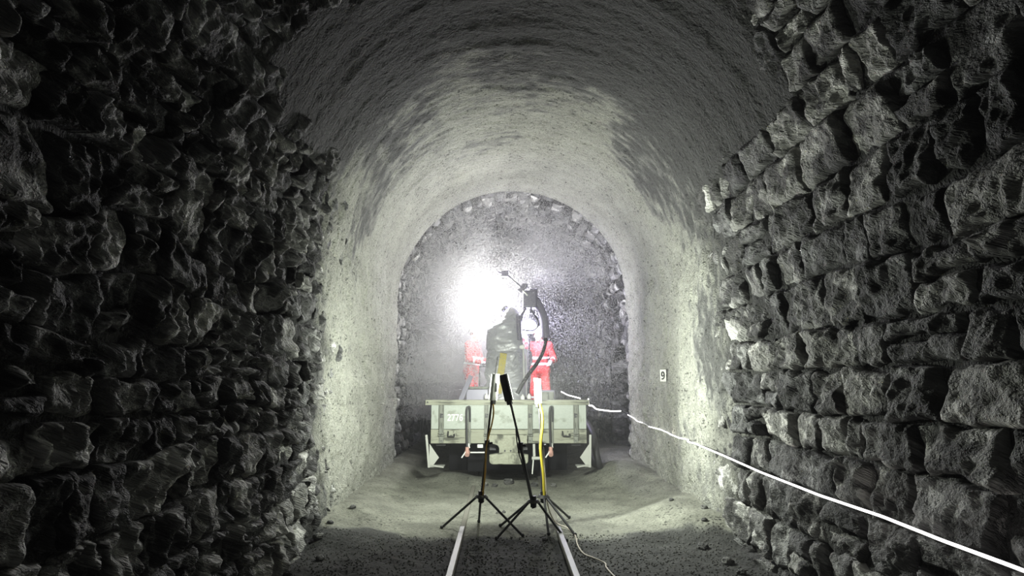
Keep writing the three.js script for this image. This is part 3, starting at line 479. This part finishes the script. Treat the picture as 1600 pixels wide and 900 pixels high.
// ------------------------------------------------------------------ light rope, cables, plate
{
  const g = thing('light_rope', 'glowing white light rope strung along the wall to the wagon', 'light rope');
  const glow = std({ color: rgb(0.9, 0.9, 0.9), emissive: rgb(1, 0.97, 0.95), emissiveIntensity: 2.2 });
  const wallX = (y, z) => { const s = TOTAL - (y - BASE); return CX + R - Math.max(liningOffset(s, z), z > -8.4 ? 0.085 : 0.0) - 0.03; };
  const run = [], heights = [[0.82, -2.5], [0.828, -3.1], [0.83, -3.55], [0.842, -4.1], [0.834, -4.9], [0.85, -6.0], [0.885, -7.0], [0.912, -8.0], [0.90, -9.2], [0.925, -10.1], [0.915, -10.9]];
  for (let k = 0; k < heights.length - 1; k++) for (let i = 0; i < 4; i++) { const y = lerp(heights[k][0], heights[k + 1][0], i / 4), z = lerp(heights[k][1], heights[k + 1][1], i / 4); run.push([wallX(y, z), y, z]); }
  run.push([wallX(0.915, -10.9), 0.915, -10.9]);
  put('rope_section', tube(run, 0.0095, 160, 8), glow, g);
  put('connector', tube([[wallX(0.915, -10.9), 0.915, -10.9], [wallX(0.93, -11.15) + 0.01, 0.93, -11.15], [wallX(0.945, -11.4), 0.945, -11.4]], 0.008, 12), whitePaint, g);
  put('rope_section', tube([[wallX(0.945, -11.4), 0.945, -11.4], [wallX(0.95, -11.8), 0.947, -11.8], [wallX(0.97, -12.2), 0.985, -12.2], [wallX(1.0, -12.45) - 0.01, 1.02, -12.5]], 0.0095, 40), glow, g);
  put('rope_section', tube([[2.17, 1.09, -12.5], [1.98, 1.10, -12.2], [1.75, 1.135, -11.8], [1.58, 1.17, -11.45], [1.47, 1.235, -11.1], [1.385, 1.26, -10.9], [1.39, 1.35, -11.0]], 0.013, 60), glow, g);
  put('rope_section', tube([[1.27, 1.355, -11.05], [1.2, 1.375, -11.3], [1.12, 1.40, -11.7], [1.04, 1.45, -12.0]], 0.011, 30), glow, g);
  put('connector', tube([[2.17, 1.09, -12.5], [2.25, 1.06, -12.56], [wallX(1.0, -12.45) - 0.01, 1.02, -12.5]], 0.008, 16), black, g);
  put('connector', tube([[1.39, 1.35, -11.0], [1.34, 1.375, -11.0], [1.27, 1.355, -11.05]], 0.009, 12), black, g);
  // the rope's own faint light
  for (const [y, z] of [[0.83, -3.2], [0.84, -4.3], [0.86, -5.6], [0.9, -7.4], [0.92, -9.4]]) { const l = new THREE.PointLight(0xfff4ee, 0.02, 0, 2); l.position.set(wallX(y, z) - 0.03, y, z); l.castShadow = true; g.add(l); }
  const pw = put('power_cable', tube([[0.47, 0.9, -7.9], [0.50, 0.5, -7.93], [0.53, 0.2, -7.95], [0.60, 0.06, -7.9], [0.72, 0.03, -7.7], [0.775, 0.015, -7.45], [0.77, 0.0, -7.1], [0.80, -0.005, -6.8], [0.87, -0.005, -6.62], [0.95, -0.01, -6.5], [0.935, -0.015, -6.3], [0.96, -0.02, -6.05], [1.03, -0.02, -5.7], [1.1, -0.02, -5.2]].map(([x, y, z], i) => [x, i > 4 ? floorHeight(x, z) + 0.014 : y, z]), 0.0075, 140), std({ color: rgb(0.55, 0.5, 0.42), roughness: 0.6 }));
  pw.userData = { label: 'thin pale cable trailing from the tripod lamps over the gravel', category: 'cable' };
  const z0 = -9.7, xw = CX + R - liningOffset(TOTAL - (1.715 - BASE), z0) - 0.055;
  const pl = thing('number_plate', 'small white plate with a black 9 on the sprayed wall', 'plate', [xw, 1.715, z0], -Math.PI / 2 + 0.5);
  put('plate', box(-0.062, 0.062, -0.085, 0.085, -0.004, 0.004, 0.003), whitePaint, pl); const d = put('digit', text('9', 0.115, 0.003), black, pl); d.position.z = 0.004; put('fixing', box(-0.015, 0.015, -0.015, 0.015, -0.09, -0.004), darkSteel, pl);
  const hs = put('suction_hose', tube([[1.42, 0.95, -12.4], [1.46, 0.9, -11.7], [1.49, 0.72, -11.2], [1.52, 0.45, -11.05], [1.57, 0.27, -11.1], [1.62, 0.21, -11.5], [1.6, 0.2, -12.6]], 0.055, 60, 12), rubber); hs.userData = { label: 'thick black hose hanging down beside the wagon corner step', category: 'hose' };
}

// ------------------------------------------------------------------ two workers
function surfaceNets(sdf, lo, hi, cell) {
  const n = [0, 1, 2].map((k) => Math.ceil((hi[k] - lo[k]) / cell) + 1), [nx, ny, nz] = n, f = new Float32Array(nx * ny * nz), id = (i, j, k) => (k * ny + j) * nx + i;
  for (let k = 0; k < nz; k++) for (let j = 0; j < ny; j++) for (let i = 0; i < nx; i++) f[id(i, j, k)] = sdf(lo[0] + i * cell, lo[1] + j * cell, lo[2] + k * cell);
  const vid = new Int32Array(nx * ny * nz).fill(-1), pos = [], idx = [];
  for (let k = 0; k < nz - 1; k++) for (let j = 0; j < ny - 1; j++) for (let i = 0; i < nx - 1; i++) {
    let c = 0, x = 0, y = 0, z = 0; const v = (a, b, d) => f[id(i + a, j + b, k + d)];
    for (let e = 0; e < 12; e++) {
      const ax = e >> 2, b0 = e & 1, b1 = (e >> 1) & 1, p = [0, 0, 0], q = [0, 0, 0]; p[(ax + 1) % 3] = q[(ax + 1) % 3] = b0; p[(ax + 2) % 3] = q[(ax + 2) % 3] = b1; q[ax] = 1;
      const A = v(...p), B = v(...q); if (A < 0 === B < 0) continue; const t = A / (A - B); x += lerp(p[0], q[0], t); y += lerp(p[1], q[1], t); z += lerp(p[2], q[2], t); c++;
    }
    if (c) { vid[id(i, j, k)] = pos.length / 3; pos.push(lo[0] + (i + x / c) * cell, lo[1] + (j + y / c) * cell, lo[2] + (k + z / c) * cell); }
  }
  const quad = (a, b, c, d, flip) => { if (a < 0 || b < 0 || c < 0 || d < 0) return; flip ? idx.push(a, c, b, a, d, c) : idx.push(a, b, c, a, c, d); };
  for (let k = 1; k < nz - 1; k++) for (let j = 1; j < ny - 1; j++) for (let i = 1; i < nx - 1; i++) {
    const a = f[id(i, j, k)] < 0;
    if (a !== f[id(i + 1, j, k)] < 0) quad(vid[id(i, j - 1, k - 1)], vid[id(i, j, k - 1)], vid[id(i, j, k)], vid[id(i, j - 1, k)], !a);
    if (a !== f[id(i, j + 1, k)] < 0) quad(vid[id(i - 1, j, k - 1)], vid[id(i - 1, j, k)], vid[id(i, j, k)], vid[id(i, j, k - 1)], !a);
    if (a !== f[id(i, j, k + 1)] < 0) quad(vid[id(i - 1, j - 1, k)], vid[id(i, j - 1, k)], vid[id(i, j, k)], vid[id(i - 1, j, k)], !a);
  }
  const g = new THREE.BufferGeometry(); g.setAttribute('position', new THREE.Float32BufferAttribute(pos, 3)); g.setIndex(idx); g.computeVertexNormals(); return g;
}
const smin = (a, b, k) => { const h = Math.max(k - Math.abs(a - b), 0) / k; return Math.min(a, b) - h * h * k * 0.25; };
function capsule(p, a, b, ra, rb) { const bx = b[0] - a[0], by = b[1] - a[1], bz = b[2] - a[2], px = p[0] - a[0], py = p[1] - a[1], pz = p[2] - a[2], t = clamp((px * bx + py * by + pz * bz) / (bx * bx + by * by + bz * bz + 1e-9)); return Math.hypot(px - bx * t, py - by * t, pz - bz * t) - lerp(ra, rb, t); }
function person(label, at, turn, J) {
  // J: joints in metres, feet on y = 0, facing +z
  const bones = [];
  const B = (a, b, ra, rb, k = 0.05) => bones.push([a, b, ra, rb, k]);
  B(J.pelvis, J.chest, 0.145, 0.16, 0.08); B([J.pelvis[0] - 0.07, J.pelvis[1], J.pelvis[2]], [J.pelvis[0] + 0.07, J.pelvis[1], J.pelvis[2]], 0.13, 0.13, 0.08);
  B(J.shoulderL, J.shoulderR, 0.085, 0.085, 0.09); B(J.chest, J.neck, 0.12, 0.06, 0.08); B(J.neck, J.head, 0.055, 0.06, 0.03);
  for (const s of ['L', 'R']) {
    B(J['hip' + s], J['knee' + s], 0.098, 0.075); B(J['knee' + s], J['ankle' + s], 0.075, 0.062); B(J['ankle' + s], J['toe' + s], 0.06, 0.045, 0.03);
    B(J['shoulder' + s], J['elbow' + s], 0.072, 0.058); B(J['elbow' + s], J['wrist' + s], 0.058, 0.046);
    const w = V(...J['wrist' + s]), e = V(...J['elbow' + s]), d = w.clone().sub(e).normalize(), side = Math.abs(d.y) > 0.9 ? V(1, 0, 0) : V(0, 1, 0).cross(d).normalize(), palm = w.clone().addScaledVector(d, 0.08);
    B(w.toArray(), palm.toArray(), 0.036, 0.036, 0.02);
    for (let k = 0; k < 4; k++) { const root = palm.clone().addScaledVector(side, (k - 1.5) * 0.021), tip = root.clone().addScaledVector(d, 0.07 - 0.008 * Math.abs(k - 1)).add(V(0, -0.03, 0)); B(root.toArray(), tip.toArray(), 0.0125, 0.011, 0.008); }
    const th = w.clone().addScaledVector(d, 0.035); B(th.toArray(), th.clone().addScaledVector(side, (s === 'L' ? -1 : 1) * 0.045).addScaledVector(d, 0.04).toArray(), 0.015, 0.012, 0.012);
  }
  const [hx, hy, hz] = J.head;
  const face = (p) => {                                               // skull, jaw, nose, ears
    let d = Math.hypot((p[0] - hx) / 0.92, p[1] - hy - 0.03, (p[2] - hz) * 0.9) - 0.098;
    d = smin(d, capsule(p, [hx, hy - 0.05, hz + 0.02], [hx, hy - 0.085, hz + 0.055], 0.062, 0.045), 0.04);
    d = smin(d, capsule(p, [hx, hy + 0.02, hz + 0.1], [hx, hy - 0.02, hz + 0.125], 0.01, 0.017), 0.015);
    for (const k of [-1, 1]) { d = smin(d, capsule(p, [hx + k * 0.094, hy + 0.02, hz], [hx + k * 0.096, hy - 0.025, hz + 0.004], 0.016, 0.012), 0.008); d = -smin(-d, Math.hypot(p[0] - hx - k * 0.036, p[1] - hy - 0.02, p[2] - hz - 0.118) - 0.016, 0.01); }
    return smin(d, capsule(p, [hx - 0.022, hy - 0.062, hz + 0.1], [hx + 0.022, hy - 0.062, hz + 0.1], 0.011, 0.011), 0.01);
  };
  const sdf = (x, y, z) => { const p = [x, y, z]; let d = 9; for (const [a, b, ra, rb, k] of bones) d = smin(d, capsule(p, a, b, ra, rb), k); d = smin(d, face(p), 0.03); if (y > 0.15 && y < 1.5) d += 0.006 * vn(x * 16, y * 11, z * 16) + 0.004 * vn(x * 30, y * 24, z * 30); return Math.max(d, -y); };
  const all = Object.values(J), lo = [0, 1, 2].map((k) => Math.min(...all.map((p) => p[k])) - 0.22), hi = [0, 1, 2].map((k) => Math.max(...all.map((p) => p[k])) + 0.22); lo[1] = -0.03;
  const g = surfaceNets(sdf, lo, hi, 0.0125), p = g.attributes.position, col = new Float32Array(p.count * 3);
  const near = (q, a, r) => Math.hypot(q[0] - a[0], q[1] - a[1], q[2] - a[2]) < r;
  for (let i = 0; i < p.count; i++) {
    const q = [p.getX(i), p.getY(i), p.getZ(i)]; let c = [0.62, 0.055, 0.05];                 // red work clothes
    if (q[1] < 0.14) c = [0.03, 0.028, 0.026];                                                // boots
    if (Math.hypot(q[0] - hx, q[2] - hz) < 0.14 && q[1] > J.neck[1] + 0.02) c = [0.5, 0.33, 0.26];   // face
    for (const s of ['L', 'R']) { const w = V(...J['wrist' + s]), d = w.clone().sub(V(...J['elbow' + s])).normalize().multiplyScalar(0.09).add(w); if (near(q, d.toArray(), 0.1)) c = [0.55, 0.55, 0.55]; }   // pale gloves
    col.set(c, i * 3);
  }
  g.setAttribute('color', new THREE.BufferAttribute(col, 3));
  const t = thing('person', label, 'person', at, turn);
  put('body', g, std({ vertexColors: true, roughness: 0.85 }), t);
  // helmet with brim
  const helm = new THREE.LatheGeometry([[0.001, 0.135], [0.05, 0.128], [0.09, 0.1], [0.115, 0.055], [0.122, 0.0], [0.15, -0.012], [0.152, -0.02], [0.118, -0.012], [0.108, 0.04]].map(([a, b]) => new THREE.Vector2(a, b)), 28); helm.scale(0.95, 1, 1.08); helm.translate(hx, hy + 0.055, hz);
  put('helmet', helm, std({ color: rgb(0.5, 0.49, 0.47), roughness: 0.5 }), t);
  // reflective bands follow the body surface
  const silver = std({ color: rgb(0.85, 0.86, 0.83), roughness: 0.4 });
  const band = (c, axis, h, rmax) => {
    const A = V(...axis).normalize(), u = Math.abs(A.y) > 0.8 ? V(1, 0, 0).sub(A.clone().multiplyScalar(A.x)).normalize() : V(0, 1, 0).sub(A.clone().multiplyScalar(A.y)).normalize(), w = A.clone().cross(u), pos = [], idx = [], N = 40;
    for (let i = 0; i <= N; i++) { const a = (i / N) * Math.PI * 2, dir = u.clone().multiplyScalar(Math.cos(a)).addScaledVector(w, Math.sin(a)); for (const e of [-1, 1]) { const o = V(...c).addScaledVector(A, (e * h) / 2); let r = rmax; for (; r > 0.03; r -= 0.004) { const q = o.clone().addScaledVector(dir, r); if (sdf(q.x, q.y, q.z) < 0.006) break; } const q = o.addScaledVector(dir, r + 0.004); pos.push(q.x, q.y, q.z); } }
    for (let i = 0; i < N; i++) { const a = i * 2; idx.push(a, a + 1, a + 2, a + 1, a + 3, a + 2); }
    const b = new THREE.BufferGeometry(); b.setAttribute('position', new THREE.Float32BufferAttribute(pos, 3)); b.setIndex(idx); b.computeVertexNormals(); put('reflective_band', b, silver, t);
  };
  const spine = [J.chest[0] - J.pelvis[0], J.chest[1] - J.pelvis[1], J.chest[2] - J.pelvis[2]];
  for (const k of [0.3, 0.62]) band([0, 1, 2].map((c) => lerp(J.pelvis[c], J.chest[c], k)), spine, 0.045, 0.2);
  for (const s of ['L', 'R']) { const a = J['elbow' + s], b = J['wrist' + s]; band([0, 1, 2].map((c) => lerp(a[c], b[c], 0.45)), [0, 1, 2].map((c) => b[c] - a[c]), 0.04, 0.085); band([0, 1, 2].map((c) => lerp(J['knee' + s][c], J['ankle' + s][c], 0.25)), [0, 1, 2].map((c) => J['ankle' + s][c] - J['knee' + s][c]), 0.04, 0.11); }
  return t;
}
person('worker in red hi-vis clothes standing in the smoke behind the handrail', [-0.62, 0.921, -13.55], 1.15, {
  pelvis: [0, 0.95, 0], chest: [0, 1.32, 0.03], neck: [0, 1.49, 0.04], head: [0, 1.64, 0.08], shoulderL: [-0.17, 1.42, 0.03], shoulderR: [0.17, 1.42, 0.03], elbowL: [-0.24, 1.14, 0.06], elbowR: [0.24, 1.14, 0.08], wristL: [-0.14, 1.08, 0.28], wristR: [0.13, 1.10, 0.3],
  hipL: [-0.1, 0.9, 0], hipR: [0.1, 0.9, 0], kneeL: [-0.11, 0.5, 0.03], kneeR: [0.12, 0.5, 0.0], ankleL: [-0.12, 0.09, 0], ankleR: [0.13, 0.09, -0.03], toeL: [-0.13, 0.05, 0.15], toeR: [0.15, 0.05, 0.12] });
person('worker in red hi-vis clothes with raised arm behind the boom arm', [0.77, 0.921, -13.7], -0.35, {
  pelvis: [0, 0.95, 0], chest: [0, 1.32, 0.02], neck: [0, 1.49, 0.03], head: [-0.01, 1.63, 0.07], shoulderL: [-0.19, 1.42, 0.02], shoulderR: [0.19, 1.42, 0.02], elbowL: [-0.34, 1.42, 0.2], elbowR: [0.29, 1.15, 0.0], wristL: [-0.25, 1.6, 0.36], wristR: [0.28, 1.08, 0.23],
  hipL: [-0.1, 0.9, 0], hipR: [0.1, 0.9, 0], kneeL: [-0.13, 0.5, 0.03], kneeR: [0.13, 0.5, 0.02], ankleL: [-0.15, 0.09, 0], ankleR: [0.16, 0.09, 0], toeL: [-0.18, 0.05, 0.14], toeR: [0.2, 0.05, 0.14] });

// ------------------------------------------------------------------ cloud of spray dust beside the machine
{
  const gauss = () => Math.sqrt(-2 * Math.log(rnd() + 1e-9)) * Math.cos(6.2832 * rnd());
  // dense puffs beside the machine [x, y, z, spread x, y, z, share], and a thinner veil filling the bore behind it
  const puffs = [[-1.0, 3.4, -14.8, 0.5, 0.7, 0.7, 3], [-0.65, 4.2, -14.6, 0.5, 0.4, 0.7, 3], [-1.15, 2.5, -14.4, 0.55, 0.8, 0.8, 3], [-0.9, 1.7, -13.9, 0.5, 0.6, 0.8, 1.8], [0.9, 4.0, -15.0, 0.6, 0.4, 0.9, 1.0]];
  const total = puffs.reduce((a, p) => a + p[6], 0), N = 720000, grain = new THREE.OctahedronGeometry(1, 0);
  const cloud = new THREE.InstancedMesh(grain, std({ color: rgb(0.44, 0.44, 0.435), roughness: 1 }), N), m = new THREE.Matrix4(); let n = 0;
  while (n < N) {
    let x, y, z;
    if (rnd() < 0.84) { x = rr(-1.95, 2.35); y = rr(0.3, 5.2); z = rr(-11.6, -17.5); }
    else { let k = rnd() * total, p = puffs[0]; for (const c of puffs) { p = c; if ((k -= c[6]) < 0) break; } x = p[0] + gauss() * p[3]; y = p[1] + gauss() * p[4]; z = p[2] + gauss() * p[5]; }
    if (z > -11.6 || (z > -12.6 && y < 1.6) || y < 0.9 || (x > 0.55 && y < 3.6 && rnd() < 0.72) || Math.hypot(x - CX, Math.max(0, y - SPRING)) > R - 0.05 || fbm(x * 1.1, y * 1.1, z * 0.8, 3) < rr(-0.6, 0.35)) continue;
    const r = rr(0.0028, 0.0058); m.makeScale(r, r, r); m.setPosition(x, y, z); cloud.setMatrixAt(n++, m);
  }
  cloud.name = 'dust_cloud'; cloud.castShadow = cloud.receiveShadow = true; cloud.userData = { kind: 'stuff', label: 'pale cloud of spray dust hanging beside the machine', category: 'dust' }; scene.add(cloud);
}
renderer.render(scene, camera);
